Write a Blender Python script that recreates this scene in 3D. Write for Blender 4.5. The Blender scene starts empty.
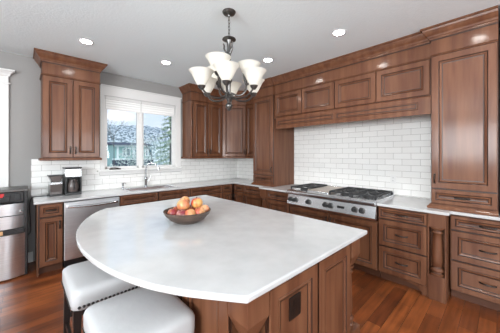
import bpy, bmesh, math, random
from mathutils import Vector, Matrix
R = math.radians; PI = math.pi
sc = bpy.context.scene; COL = sc.collection
random.seed(7)

# ------------------------------------------------------------------ camera
CAM = Vector((-3.86, -4.527, 1.495)); YAW = 43.48; FPX = 240.79
cd = bpy.data.cameras.new('camera'); cam = bpy.data.objects.new('camera', cd); COL.objects.link(cam)
cd.sensor_width = 36; cd.lens = FPX / 500 * 36; cd.shift_y = -(166.5 - 154.38) / 500; cd.clip_start = .02; cd.clip_end = 500
cam.location = CAM; cam.rotation_euler = (PI / 2, 0, -R(YAW)); sc.camera = cam

# ------------------------------------------------------------------ world, exposure, lights
sc.view_settings.view_transform = 'Standard'; sc.view_settings.look = 'None'
sc.view_settings.gamma = 1; sc.view_settings.use_curve_mapping = False
sc.view_settings.exposure = 0.15
W = bpy.data.worlds.new('sky'); sc.world = W; W.use_nodes = True
nt = W.node_tree; bg = nt.nodes['Background']; bg.inputs[1].default_value = 1.15
tc = nt.nodes.new('ShaderNodeTexCoord'); sp = nt.nodes.new('ShaderNodeSeparateXYZ'); nt.links.new(tc.outputs['Generated'], sp.inputs[0])
cr = nt.nodes.new('ShaderNodeValToRGB'); nt.links.new(sp.outputs[2], cr.inputs[0])
cr.color_ramp.elements[0].position = 0; cr.color_ramp.elements[0].color = (.72, .82, .92, 1)
cr.color_ramp.elements[1].position = .45; cr.color_ramp.elements[1].color = (.36, .56, .86, 1)
mp = nt.nodes.new('ShaderNodeMapping'); mp.inputs['Scale'].default_value = (3, 3, 9); nt.links.new(tc.outputs['Generated'], mp.inputs[0])
nz = nt.nodes.new('ShaderNodeTexNoise'); nz.inputs['Scale'].default_value = 1.6; nz.inputs['Detail'].default_value = 6; nt.links.new(mp.outputs[0], nz.inputs[0])
cr2 = nt.nodes.new('ShaderNodeValToRGB'); cr2.color_ramp.elements[0].position = .46; cr2.color_ramp.elements[1].position = .66; nt.links.new(nz.outputs[0], cr2.inputs[0])
mx = nt.nodes.new('ShaderNodeMix'); mx.data_type = 'RGBA'; nt.links.new(cr2.outputs[0], mx.inputs[0]); nt.links.new(cr.outputs[0], mx.inputs[6]); mx.inputs[7].default_value = (.95, .95, .98, 1)
nt.links.new(mx.outputs[2], bg.inputs[0])

def area(name, loc, rot, sx, sy, power, col=(1, 1, 1)):
    l = bpy.data.lights.new(name, 'AREA'); l.shape = 'RECTANGLE'; l.size = sx; l.size_y = sy; l.energy = power; l.color = col
    o = bpy.data.objects.new(name, l); o.location = loc; o.rotation_euler = rot; COL.objects.link(o); return o
# added fill lamps at openings in the unseen rear and left walls, tilted upward
area('fill_light_rear', (-3.2, -8.3, 1.85), (R(120), 0, 0), 4.6, 1.2, 200, (.93, .97, 1))
area('fill_light_left', (-7.1, -4.6, 1.85), (R(122), 0, R(-90)), 3.2, 1.2, 330, (.93, .97, 1))
SPOT_W = 11
sl = bpy.data.lights.new('sun', 'SUN'); sl.energy = 1.6; sl.angle = R(3); sl.color = (1, .97, .93)
so = bpy.data.objects.new('sun', sl); so.rotation_euler = (R(38), 0, R(12)); COL.objects.link(so)
BULB_W = .12
SPOTS = [(-3.3, -1.08), (-2.315, -1.1), (-1.3, -3.265), (-1.294, -2.196), (-1.3, -4.33), (-4.9, -2.2), (-4.9, -3.9)]

# ------------------------------------------------------------------ helpers
def srgb(r, g, b):
    f = lambda c: ((c / 255 + .055) / 1.055) ** 2.4 if c > 10 else c / 255 / 12.92
    return (f(r), f(g), f(b), 1)
def mat(name, col, rough=.5, metal=0, coat=0, spec=.5, emit=None, es=0, trans=0, noise=None, bump=None, rvar=None):
    """noise=(scale xyz, strength, detail, second colour); bump=(scale, strength, detail)"""
    m = bpy.data.materials.new(name); m.use_nodes = True; t = m.node_tree; b = t.nodes['Principled BSDF']
    b.inputs['Base Color'].default_value = col; b.inputs['Roughness'].default_value = rough; b.inputs['Metallic'].default_value = metal
    b.inputs['Coat Weight'].default_value = coat; b.inputs['Coat Roughness'].default_value = .14; b.inputs['Specular IOR Level'].default_value = spec
    b.inputs['Transmission Weight'].default_value = trans
    if emit: b.inputs['Emission Color'].default_value = emit; b.inputs['Emission Strength'].default_value = es
    tcn = t.nodes.new('ShaderNodeTexCoord')
    if noise:
        s, st, de, c2 = noise
        mpn = t.nodes.new('ShaderNodeMapping'); mpn.inputs['Scale'].default_value = s; t.links.new(tcn.outputs['Object'], mpn.inputs[0])
        n = t.nodes.new('ShaderNodeTexNoise'); n.inputs['Scale'].default_value = 1; n.inputs['Detail'].default_value = de; t.links.new(mpn.outputs[0], n.inputs[0])
        rp = t.nodes.new('ShaderNodeValToRGB'); rp.color_ramp.elements[0].position = .5 - .25 / max(st, .01) * .5; rp.color_ramp.elements[1].position = .5 + .25 / max(st, .01) * .5
        rp.color_ramp.elements[0].color = col; rp.color_ramp.elements[1].color = c2
        t.links.new(n.outputs[0], rp.inputs[0]); t.links.new(rp.outputs[0], b.inputs['Base Color'])
    if bump:
        s, st, de = bump
        mpn = t.nodes.new('ShaderNodeMapping'); mpn.inputs['Scale'].default_value = s if isinstance(s, tuple) else (s, s, s); t.links.new(tcn.outputs['Object'], mpn.inputs[0])
        n = t.nodes.new('ShaderNodeTexNoise'); n.inputs['Scale'].default_value = 1; n.inputs['Detail'].default_value = de; t.links.new(mpn.outputs[0], n.inputs[0])
        bn = t.nodes.new('ShaderNodeBump'); bn.inputs['Strength'].default_value = st; bn.inputs['Distance'].default_value = .01
        t.links.new(n.outputs[0], bn.inputs['Height']); t.links.new(bn.outputs[0], b.inputs['Normal'])
    return m
def brick(name, c1, c2, mort, w, h, msize, rough, swz=None, offset=.5, grain=None, bumps=.3, wave=0, coat=0, mrough=None):
    m = bpy.data.materials.new(name); m.use_nodes = True; t = m.node_tree; b = t.nodes['Principled BSDF']; L = t.links.new
    tcn = t.nodes.new('ShaderNodeTexCoord'); src = tcn.outputs['Object']
    if swz:
        s = t.nodes.new('ShaderNodeSeparateXYZ'); L(src, s.inputs[0]); c = t.nodes.new('ShaderNodeCombineXYZ')
        L(s.outputs[0], c.inputs[0]); L(s.outputs[2], c.inputs[1]); L(s.outputs[1], c.inputs[2]); src = c.outputs[0]
    br = t.nodes.new('ShaderNodeTexBrick'); L(src, br.inputs[0]); br.offset = offset
    br.inputs['Color1'].default_value = c1; br.inputs['Color2'].default_value = c2; br.inputs['Mortar'].default_value = mort
    br.inputs['Scale'].default_value = 1; br.inputs['Brick Width'].default_value = w; br.inputs['Row Height'].default_value = h
    br.inputs['Mortar Size'].default_value = msize; br.inputs['Mortar Smooth'].default_value = .1
    out = br.outputs['Color']
    if grain:
        mpn = t.nodes.new('ShaderNodeMapping'); mpn.inputs['Scale'].default_value = grain[0]; L(src, mpn.inputs[0])
        n = t.nodes.new('ShaderNodeTexNoise'); n.inputs['Scale'].default_value = 1; n.inputs['Detail'].default_value = 5; L(mpn.outputs[0], n.inputs[0])
        n2 = t.nodes.new('ShaderNodeTexNoise'); n2.inputs['Scale'].default_value = 2.2; n2.inputs['Detail'].default_value = 3; L(src, n2.inputs[0])
        ad = t.nodes.new('ShaderNodeMath'); ad.operation = 'ADD'; L(n.outputs[0], ad.inputs[0]); L(n2.outputs[0], ad.inputs[1])
        mr = t.nodes.new('ShaderNodeMapRange'); L(ad.outputs[0], mr.inputs[0]); mr.inputs[1].default_value = .65; mr.inputs[2].default_value = 1.35
        mr.inputs[3].default_value = 1 - grain[1]; mr.inputs[4].default_value = 1 + grain[1]
        v = t.nodes.new('ShaderNodeVectorMath'); v.operation = 'SCALE'; L(out, v.inputs[0]); L(mr.outputs[0], v.inputs['Scale']); out = v.outputs[0]
    L(out, b.inputs['Base Color']); b.inputs['Roughness'].default_value = rough
    b.inputs['Coat Weight'].default_value = coat; b.inputs['Coat Roughness'].default_value = .15
    bn = t.nodes.new('ShaderNodeBump'); bn.inputs['Strength'].default_value = bumps; bn.inputs['Distance'].default_value = .003; bn.invert = True
    L(br.outputs['Fac'], bn.inputs['Height']); nrm = bn.outputs[0]
    if wave:
        n = t.nodes.new('ShaderNodeTexNoise'); n.inputs['Scale'].default_value = 9; L(src, n.inputs[0])
        b2 = t.nodes.new('ShaderNodeBump'); b2.inputs['Strength'].default_value = wave; b2.inputs['Distance'].default_value = .01; L(n.outputs[0], b2.inputs['Height']); L(nrm, b2.inputs['Normal']); nrm = b2.outputs[0]
    L(nrm, b.inputs['Normal']); return m

M = {}
M['wood'] = mat('stained_maple', srgb(91, 54, 35), 0.5, spec=.25, coat=.3, noise=((16, 16, 1.3), .8, 5, srgb(115, 75, 52)))
M['glaze_gapshade'] = mat('dark_glaze_gapshade', srgb(52, 30, 20), .4)  # glaze of the moulding grooves; also paints shade in gaps between fronts
M['toe'] = mat('dark_toe_board', srgb(84, 50, 32), .5)
M['quartz'] = mat('white_quartz', srgb(189, 189, 189), .07, noise=((7, 7, 7), .8, 8, srgb(197, 197, 197)))
M['quartz'].node_tree.nodes['Principled BSDF'].inputs['Specular IOR Level'].default_value = .75
M['wall'] = mat('grey_paint', srgb(146, 144, 142), .7, bump=(180, .05, 2))
M['ceil'] = mat('textured_ceiling', srgb(232, 241, 244), .85, bump=(48, .22, 4))
M['white'] = mat('white_trim_paint', srgb(224, 223, 221), .4)
M['blind'] = mat('white_shade_fabric', srgb(240, 240, 238), .8, emit=(1, 1, 1, 1), es=0)
M['tile'] = brick('subway_tile', srgb(238, 237, 234), srgb(232, 231, 228), srgb(176, 173, 168), .215, .084, .0022, .12, swz=True, bumps=.5, wave=.12)
M['floor'] = brick('walnut_planks', srgb(140, 76, 38), srgb(92, 45, 22), srgb(46, 24, 14), .8, .115, .0016, .34, grain=((2.2, 26, 1), .55), bumps=.25, wave=.05, coat=.1, offset=.37)
M['steel'] = mat('brushed_steel', (.86, .87, .89, 1), .33, metal=1, noise=((1.5, 1.5, 160), .8, 2, (.76, .77, .79, 1)))
M['steelh'] = mat('brushed_steel_horizontal', (.80, .81, .83, 1), .24, metal=1, noise=((1.2, 60, 60), .8, 2, (.70, .71, .73, 1)))
M['chrome'] = mat('chrome', (.5, .51, .53, 1), .14, metal=1)
M['nickel'] = mat('dark_brushed_nickel', (.13, .125, .12, 1), .3, metal=1)
M['bronze'] = mat('oil_rubbed_bronze', (.045, .035, .03, 1), .35, metal=.8)
M['black'] = mat('black_plastic', (.015, .015, .016, 1), .3)
M['iron'] = mat('cast_iron', (.02, .02, .021, 1), .55)
M['smoke'] = mat('smoked_plastic', (.10, .08, .075, 1), .15)
M['glass'] = mat('clear_glass', (1, 1, 1, 1), 0.0, trans=1, spec=.5)
M['shade'] = mat('frosted_glass', srgb(240, 238, 232), .35, emit=(1, .93, .82, 1), es=0)
_t = M['shade'].node_tree; _p = _t.nodes['Principled BSDF']; _tr = _t.nodes.new('ShaderNodeBsdfTranslucent'); _tr.inputs[0].default_value = srgb(238, 235, 228)
_m = _t.nodes.new('ShaderNodeMixShader'); _m.inputs[0].default_value = .5; _t.links.new(_p.outputs[0], _m.inputs[1]); _t.links.new(_tr.outputs[0], _m.inputs[2]); _t.links.new(_m.outputs[0], _t.nodes['Material Output'].inputs[0])
M['led'] = mat('lit_lens', (1, 1, 1, 1), .5, emit=(1, .97, .93, 1), es=120)
M['led2'] = mat('lit_hood_lens', (1, 1, 1, 1), .5, emit=(1, .96, .9, 1), es=8)
M['fabric'] = mat('white_leatherette', srgb(180, 180, 181), .5, bump=(14, .25, 3))
M['espresso'] = mat('espresso_wood', srgb(30, 22, 20), .35)
M['brass'] = mat('nailhead_metal', (.035, .032, .03, 1), .35, metal=.5)
M['bowl'] = mat('carved_bowl', srgb(96, 76, 64), .45, noise=((8, 8, 60), .9, 3, srgb(62, 50, 44)))
M['bowlin'] = mat('bowl_inside', srgb(90, 60, 55), .4)
M['red'] = mat('red_plastic', srgb(190, 30, 35), .4)
M['paper'] = mat('tan_board', srgb(205, 160, 115), .6)
M['griddle'] = mat('griddle_steel', (.50, .42, .36, 1), .35, metal=.9, noise=((3, 40, 3), .8, 2, (.42, .35, .30, 1)))  # brown tint puts a warm reflection into the steel's colour
M['stem'] = mat('apple_stem', srgb(70, 45, 25), .7)
M['siding'] = mat('pale_siding', srgb(160, 196, 190), .7)
M['hwhite'] = mat('house_trim', srgb(228, 238, 236), .6)
M['roof'] = mat('slate_roof', srgb(58, 70, 88), .8)
M['pane'] = mat('dark_pane', srgb(95, 125, 135), .15)
M['snow'] = mat('frosty_ground', srgb(150, 168, 158), .9, noise=((.8, .8, .8), 1.2, 6, srgb(205, 214, 214)))
M['hill'] = mat('wooded_hill', srgb(100, 118, 126), .95, noise=((1.1, 1.1, 1.5), 2.5, 9, srgb(196, 208, 214)))
M['hill2'] = mat('frosted_scrub', srgb(140, 162, 162), .95, noise=((2, 2, 2.4), 2.5, 9, srgb(224, 234, 232)))
M['needle'] = mat('spruce_needles', srgb(112, 142, 108), .8, noise=((5, 5, 5), 1.5, 3, srgb(196, 212, 190)))
M['twig'] = mat('frosted_twigs', srgb(96, 98, 96), .9)
M['leaf'] = mat('frosted_leaves', srgb(120, 146, 138), .8, noise=((4, 4, 4), 1.6, 3, srgb(205, 215, 208)))
def apple_mat(name, a, b):
    k = .86; return mat(name, srgb(*[c * k for c in a]), .3, coat=.1, noise=((14, 14, 9), 1.6, 4, srgb(*[c * k for c in b])))

class MB:
    def __init__(s): s.v = []; s.f = []; s.m = []; s.mats = []
    def mi(s, k):
        if k not in s.mats: s.mats.append(k)
        return s.mats.index(k)
    def add(s, vs, fs, k):
        n = len(s.v); s.v += [tuple(v) for v in vs]; i = s.mi(k)
        for f in fs: s.f.append(tuple(n + a for a in f)); s.m.append(i)
        return s
    def box(s, x0, x1, y0, y1, z0, z1, k='wood'):
        x0, x1 = sorted((x0, x1)); y0, y1 = sorted((y0, y1)); z0, z1 = sorted((z0, z1))
        v = [(x0, y0, z0), (x1, y0, z0), (x1, y1, z0), (x0, y1, z0), (x0, y0, z1), (x1, y0, z1), (x1, y1, z1), (x0, y1, z1)]
        return s.add(v, [(0, 3, 2, 1), (4, 5, 6, 7), (0, 1, 5, 4), (1, 2, 6, 5), (2, 3, 7, 6), (3, 0, 4, 7)], k)
    def prism(s, pts, z0, z1, k, axis='z'):
        n = len(pts)
        f = {'z': lambda p, h: (p[0], p[1], h), 'y': lambda p, h: (p[0], h, p[1]), 'x': lambda p, h: (h, p[0], p[1])}[axis]
        v = [f(p, z0) for p in pts] + [f(p, z1) for p in pts]
        fs = [tuple(range(n - 1, -1, -1)), tuple(range(n, 2 * n))] + [(i, (i + 1) % n, n + (i + 1) % n, n + i) for i in range(n)]
        return s.add(v, fs, k)
    def lathe(s, prof, k, c=(0, 0, 0), seg=24, mtx=None, cap=True):
        v = []; fs = []; n = len(prof)
        for i in range(seg):
            a = 2 * PI * i / seg
            for r, z in prof:
                p = Vector((r * math.cos(a), r * math.sin(a), z)); p = (mtx @ p if mtx else p) + Vector(c); v.append(p)
        for i in range(seg):
            j = (i + 1) % seg
            for q in range(n - 1): fs.append((i * n + q, j * n + q, j * n + q + 1, i * n + q + 1))
        if cap:
            if prof[0][0] > 1e-4: fs.append(tuple(i * n for i in range(seg - 1, -1, -1)))
            if prof[-1][0] > 1e-4: fs.append(tuple(i * n + n - 1 for i in range(seg)))
        return s.add(v, fs, k)
    def tube(s, pts, r, k, seg=10, smooth=0):
        pts = [Vector(p) for p in pts]
        if smooth:
            for _ in range(smooth):
                q = [pts[0]]
                for a, b in zip(pts, pts[1:]): q += [a * .75 + b * .25, a * .25 + b * .75]
                q.append(pts[-1]); pts = q
        n = len(pts); rs = r if isinstance(r, (list, tuple)) else None
        v = []; fs = []; up = None
        for i, p in enumerate(pts):
            d = (pts[min(i + 1, n - 1)] - pts[max(i - 1, 0)]).normalized()
            if up is None: up = d.orthogonal().normalized()
            up = (up - d * up.dot(d)).normalized(); sd = d.cross(up)
            rr = r if rs is None else rs[0] + (rs[-1] - rs[0]) * i / (n - 1)
            for j in range(seg):
                a = 2 * PI * j / seg; v.append(p + (up * math.cos(a) + sd * math.sin(a)) * rr)
        for i in range(n - 1):
            for j in range(seg): fs.append((i * seg + j, i * seg + (j + 1) % seg, (i + 1) * seg + (j + 1) % seg, (i + 1) * seg + j))
        fs += [tuple(range(seg - 1, -1, -1)), tuple((n - 1) * seg + j for j in range(seg))]
        return s.add(v, fs, k)
    def panel(s, x0, x1, z0, z1, y, rings, k='wood', inner='wood'):
        """raised panel facing -y; rings = [(inset, height above y, material of the band leading to it)]"""
        w = []
        for ins, h, kk in rings:
            w.append([(x0 + ins, y - h, z0 + ins), (x1 - ins, y - h, z0 + ins), (x1 - ins, y - h, z1 - ins), (x0 + ins, y - h, z1 - ins)])
        s.add([(x0, y, z0), (x1, y, z0), (x1, y, z1), (x0, y, z1)], [(3, 2, 1, 0)], k)
        prev = [(x0, y, z0), (x1, y, z0), (x1, y, z1), (x0, y, z1)]
        for q, (ins, h, kk) in zip(w, rings):
            s.add(prev + q, [(i, (i + 1) % 4, 4 + (i + 1) % 4, 4 + i) for i in range(4)], kk); prev = q
        s.add(prev, [(0, 1, 2, 3)], inner); return s
    def sweep(s, path, prof, k):
        """path: list of (x,y) open polyline, outward side = right of travel; prof: closed [(out,z)] ring"""
        n = len(path); P = [Vector(p) for p in path]; v = []
        for i in range(n):
            def nr(a, b): d = (b - a).normalized(); return Vector((d.y, -d.x))
            if i == 0: m_ = nr(P[0], P[1]); sc_ = 1
            elif i == n - 1: m_ = nr(P[-2], P[-1]); sc_ = 1
            else:
                a = nr(P[i - 1], P[i]); b = nr(P[i], P[i + 1]); m_ = (a + b).normalized(); sc_ = 1 / max(m_.dot(a), .2)
            for o_, z in prof: q = P[i] + m_ * o_ * sc_; v.append((q.x, q.y, z))
        c = len(prof); fs = []
        for i in range(n - 1):
            for j in range(c): fs.append((i * c + j, i * c + (j + 1) % c, (i + 1) * c + (j + 1) % c, (i + 1) * c + j))
        fs += [tuple(range(c)), tuple((n - 1) * c + j for j in range(c - 1, -1, -1))]
        return s.add(v, fs, k)
    def build(s, name, parent=None, loc=None, rot=None, bevel=0, smooth=False, seg=2, sub=0, ang=35):
        me = bpy.data.meshes.new(name); me.from_pydata(s.v, [], s.f)
        for k in s.mats: me.materials.append(M[k])
        me.polygons.foreach_set('material_index', s.m)
        bm = bmesh.new(); bm.from_mesh(me); bmesh.ops.remove_doubles(bm, verts=bm.verts, dist=1e-6); bmesh.ops.recalc_face_normals(bm, faces=bm.faces); bm.to_mesh(me); bm.free()
        o = bpy.data.objects.new(name, me); COL.objects.link(o)
        if parent: o.parent = parent
        if loc is not None: o.location = loc
        if rot is not None: o.rotation_euler = rot
        if bevel:
            b = o.modifiers.new('bevel', 'BEVEL'); b.width = bevel; b.segments = seg; b.limit_method = 'ANGLE'; b.angle_limit = R(40); b.harden_normals = False
        if sub:
            b = o.modifiers.new('sub', 'SUBSURF'); b.levels = sub; b.render_levels = sub
        if smooth:
            for p in me.polygons: p.use_smooth = True
            try: me.set_sharp_from_angle(angle=R(ang))
            except Exception: pass
        return o
def grid(name, xs, ys, filled, z0, z1, k):
    m = MB(); bm = bmesh.new(); vt = {}
    def V_(i, j):
        if (i, j) not in vt: vt[(i, j)] = bm.verts.new((xs[i], ys[j], z1))
        return vt[(i, j)]
    for i in range(len(xs) - 1):
        for j in range(len(ys) - 1):
            if filled((xs[i] + xs[i + 1]) / 2, (ys[j] + ys[j + 1]) / 2): bm.faces.new((V_(i, j), V_(i + 1, j), V_(i + 1, j + 1), V_(i, j + 1)))
    bmesh.ops.dissolve_limit(bm, angle_limit=.01, verts=bm.verts, edges=bm.edges) if False else None
    r = bmesh.ops.extrude_face_region(bm, geom=bm.faces[:])
    bmesh.ops.translate(bm, verts=[e for e in r['geom'] if isinstance(e, bmesh.types.BMVert)], vec=(0, 0, z0 - z1))
    bmesh.ops.recalc_face_normals(bm, faces=bm.faces)
    me = bpy.data.meshes.new(name); bm.to_mesh(me); bm.free(); me.materials.append(M[k])
    o = bpy.data.objects.new(name, me); COL.objects.link(o); return o
def tag(o, label=None, cat=None, group=None, kind=None):
    if label: o['label'] = label
    if cat: o['category'] = cat
    if group: o['group'] = group
    if kind: o['kind'] = kind
    return o
def thing(name, loc, rz, label, cat, group=None):
    o = bpy.data.objects.new(name, None); COL.objects.link(o); o.empty_display_size = .1
    o.location = loc; o.rotation_euler = (0, 0, rz); return tag(o, label, cat, group)
def struct(o): return tag(o, kind='structure')

# ------------------------------------------------------------------ room shell
H = 2.85; XL, YR = -7.2, -8.4
struct(MB().box(XL, .15, YR, .15, -.1, 0, 'floor').build('floor'))
struct(MB().box(XL, .15, YR, .15, H, H + .1, 'ceil').build('ceiling'))
WX0, WX1, WZ0, WZ1 = -2.875, -1.64, 1.237, 2.46
b = MB(); b.box(XL, WX0, 0, .15, 0, H, 'wall'); b.box(WX1, 0, 0, .15, 0, H, 'wall'); b.box(WX0, WX1, 0, .15, 0, WZ0, 'wall'); b.box(WX0, WX1, 0, .15, WZ1, H, 'wall')
struct(b.build('wall_back'))
struct(MB().box(0, .15, YR, .15, 0, H, 'wall').build('wall_right'))
b = MB(); b.box(XL, -5.6, YR - .15, YR, 0, H, 'wall'); b.box(-.9, .15, YR - .15, YR, 0, H, 'wall'); b.box(-5.6, -.9, YR - .15, YR, 2.5, H, 'wall'); b.box(-5.6, -.9, YR - .15, YR, 0, 1.2, 'wall')
struct(b.build('wall_rear'))
b = MB(); b.box(XL - .15, XL, YR, -6.3, 0, H, 'wall'); b.box(XL - .15, XL, -2.9, .15, 0, H, 'wall'); b.box(XL - .15, XL, -6.3, -2.9, 2.5, H, 'wall'); b.box(XL - .15, XL, -6.3, -2.9, 0, 1.2, 'wall')
struct(b.build('wall_left'))
bb = MB().prism([(0, 0), (-.016, 0), (-.016, .11), (-.010, .125), (-.010, .14), (0, .14)], -3.985, -3.745, 'white', 'x')
struct(bb.build('baseboard_back'))
# door casing at far left
dr = MB(); dr.box(-4.10, -3.985, -.03, -.001, 0, 2.43, 'white'); dr.box(-5.1, -3.985, -.03, -.001, 2.43, 2.52, 'white'); dr.box(-5.12, -3.97, -.038, -.001, 2.425, 2.44, 'white')
dr.box(-5.1, -4.985, -.03, -.001, 0, 2.43, 'white')
dr.sweep([(-5.1, -.001), (-5.1, -.03), (-3.985, -.03), (-3.985, -.001)][::1], [(0, 2.52), (.012, 2.525), (.02, 2.55), (.045, 2.58), (.06, 2.59), (.06, 2.605), (0, 2.605)], 'white')
door = struct(dr.build('door_1', bevel=.003))
dl = MB(); dl.box(-4.985, -4.10, -.02, -.001, .01, 2.43, 'white')
for (a, c) in ((.15, 1.0), (1.12, 2.3)):
    for x in (-4.9, -4.5): dl.panel(x, x + .32, a, c, -.02, [(0, .001, 'white'), (.012, .008, 'white'), (.03, .002, 'white')], 'white', 'white')
dl.build('door_leaf', door)

# ------------------------------------------------------------------ sink window
w = struct(MB().box(WX0 - .06, WX0, -.022, -.001, WZ0, WZ1 + .005, 'white').box(WX1, WX1 + .12, -.022, -.001, WZ0, WZ1 + .005, 'white')
    .box(WX0 - .06, WX1 + .12, -.024, -.001, WZ1 + .004, WZ1 + .165, 'white').box(WX0 - .075, WX1 + .135, -.034, -.001, WZ1 + .16, WZ1 + .18, 'white').build('window_1', bevel=.003))
MB().box(WX0 - .10, WX1 + .15, -.065, .06, WZ0 - .028, WZ0, 'white').box(WX0 - .07, WX1 + .13, -.02, -.001, WZ0 - .085, WZ0 - .028, 'white').build('window_sill', w, bevel=.004)
fr = MB(); y0, y1 = .0, .07; MX = (WX0 + WX1) / 2 - .04
fr.box(WX0, WX0 + .02, y0, y1, WZ0, WZ1, 'white').box(WX1 - .02, WX1, y0, y1, WZ0, WZ1, 'white').box(WX0, WX1, y0, y1, WZ1 - .03, WZ1, 'white').box(WX0, WX1, y0, y1, WZ0, WZ0 + .015, 'white').box(MX - .03, MX + .03, y0 - .01, y1, WZ0, WZ1, 'white')
fr.build('window_frame', w, bevel=.003)
for (a, c) in ((WX0 + .02, MX - .03), (MX + .03, WX1 - .02)):
    s = MB(); z0, z1 = WZ0 + .015, WZ1 - .03; t = .028
    s.box(a, a + t, y0 + .01, y1 - .01, z0, z1, 'white').box(c - t, c, y0 + .01, y1 - .01, z0, z1, 'white').box(a, c, y0 + .01, y1 - .01, z0, z0 + t + .01, 'white').box(a, c, y0 + .01, y1 - .01, z1 - t, z1, 'white')
    so = s.build('window_sash', w, bevel=.003)
    MB().box(a + t, c - t, .033, .037, z0 + t, z1 - t, 'glass').build('glass_pane', so)
ck = MB().box(-2.80, -2.63, -.02, .0, WZ0 + .003, WZ0 + .022, 'bronze').tube([(-2.66, -.012, WZ0 + .022), (-2.72, -.025, WZ0 + .035), (-2.79, -.025, WZ0 + .03)], .006, 'bronze')
ck.build('window_crank', w)
# shade across the head of the window
for nm, (a, c), side in (('window_shade', (WX0 + .005, MX - .0), 'left'), ('window_shade', (MX, WX1 - .005), 'right')):
    t = thing('window_shade', ((a + c) / 2, -.012, 2.245), 0, 'white folded fabric shade raised at the top of the %s window sash' % side, 'window shade', 'raised shades in the window')
    hw = (c - a) / 2 - .004
    MB().box(-hw, hw, -.016, .010, .16, .213, 'white').build('headrail', t, bevel=.004)
    f = MB(); n = 4
    pts = []
    for i in range(n): z = .16 - .16 * i / n; pts += [(-.009, z), (-.013, z - .02), (-.009, z - .04)]
    f.prism(pts + [(.008, 0), (.008, .16)], -hw + .01, hw - .01, 'blind', 'x').build('pleated_fabric', t)

# ------------------------------------------------------------------ cabinets
def rings(sw, t=.021):
    return [(0, t - .005, 'glaze_gapshade'), (.004, t, 'wood'), (sw, t, 'wood'), (sw + .008, t - .007, 'glaze_gapshade'), (sw + .013, t - .002, 'wood'), (sw + .020, t - .004, 'wood'), (sw + .027, t - .012, 'wood'), (sw + .036, t - .013, 'glaze_gapshade')]  # outer edge band paints gap shade; the inner grooves are glazed
def pull(parent, x, z, y, vert=False, L=.055):
    m = MB(); pts = [(-L, 0), (-L * .85, -.018), (-L * .3, -.027), (L * .3, -.027), (L * .85, -.018), (L, 0)]
    P3 = [((x, y + q, z + p) if vert else (x + p, y + q, z)) for p, q in pts]
    m.tube(P3, .0075, 'bronze', 8, 1)
    for s_ in (-L, L):
        c = (x, y, z + s_) if vert else (x + s_, y, z)
        m.lathe([(.009, 0), (.009, .004), (.004, .008)], 'bronze', c, 10, Matrix.Rotation(PI / 2, 3, 'X'))
    return m.build('handle', parent, smooth=True)
class Cab:
    def __init__(s, name, label, wall, X0, X1, zb=0, group=None, cat='cabinet', off=0, rz=None, loc=None):
        s.xc = (X0 + X1) / 2; s.h = (X1 - X0) / 2; s.z = zb
        if loc is None: loc, rz = ((s.xc, off, zb), 0) if wall == 'b' else ((off, -s.xc, zb), -PI / 2)
        s.t = thing(name, loc, rz, label, cat, group)
    def bx(s, m, x0, x1, y0, y1, z0, z1, k='wood'): return m.box(x0 - s.xc, x1 - s.xc, y0, y1, z0 - s.z, z1 - s.z, k)
    def body(s, depth, z0, z1, name='cabinet_body', extra=None, y0=-.002):
        m = MB(); h = s.h; s.d = depth
        s.bx(m, s.xc - h + .001, s.xc + h - .001, y0, -depth, z0, z1)
        if extra: extra(m, s)
        return m.build(name, s.t, bevel=.002)
    def front(s, kind, x0, x1, z0, z1, y, sw=.055, handle=None, g=.0035, t=.021):
        """handle: 'h' centred horizontal, 'l'/'r' + 't'/'b' vertical near that edge"""
        m = MB(); X0 = x0 - s.xc + g; X1 = x1 - s.xc - g; Z0 = z0 - s.z + g; Z1 = z1 - s.z - g
        sw = min(sw, (X1 - X0) / 2 - .045, (Z1 - Z0) / 2 - .040); sw = max(sw, .018)
        m.panel(X0, X1, Z0, Z1, y, rings(sw, t))
        o = m.build(kind, s.t)
        yy = y - t
        if handle == 'h': pull(o, (X0 + X1) / 2, (Z0 + Z1) / 2, yy + .013)
        elif handle:
            hx = X0 + .028 if handle[0] == 'l' else X1 - .028
            hz = Z1 - .10 if handle[1] == 't' else Z0 + .10
            pull(o, hx, hz, yy, True, .045)
        return o
    def gapplate(s, x0, x1, y, z0, z1):  # dark sheet behind the fronts, painting shade into their gaps
        m = MB(); s.bx(m, x0, x1, y + .001, y - .002, z0, z1, 'glaze_gapshade'); return m.build('door_gap_shade', s.t)
CROWN = [(0, 2.725), (.012, 2.725), (.014, 2.742), (.022, 2.748), (.028, 2.765), (.045, 2.785), (.062, 2.81), (.068, 2.828), (.082, 2.832), (.082, 2.848), (0, 2.848)]
def crown(c, path, zoff=0, sc_=1):
    m = MB(); m.sweep([(x - c.xc, y) for x, y in path], [(o_ * sc_, z - c.z + zoff) for o_, z in CROWN], 'wood'); m.sweep([(x - c.xc, y) for x, y in path], [(o_, z - c.z) for o_, z in ((0, 2.714), (.004, 2.714), (.004, 2.7255), (0, 2.7255))], 'glaze_gapshade'); return m.build('crown_moulding', c.t)
def bead(c, path, z, name='bead_moulding', k='wood', prof=None):
    prof = prof or [(0, 0), (.010, .002), (.014, .009), (.010, .016), (0, .018)]
    m = MB(); m.sweep([(x - c.xc, y) for x, y in path], [(o_, z - c.z + q) for o_, q in prof], k)
    if name == 'bead_moulding': m.sweep([(x - c.xc, y) for x, y in path], [(o_, z - c.z + q) for o_, q in ((0, -.007), (.003, -.007), (.003, .0005), (0, .0005))], 'glaze_gapshade')
    return m.build(name, c.t)
def U(x0, x1, d, y=-.002, l=True, r=True):
    p = [(x0, -d), (x1, -d)]
    if l: p = [(x0, y)] + p
    if r: p = p + [(x1, y)]
    return p
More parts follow.
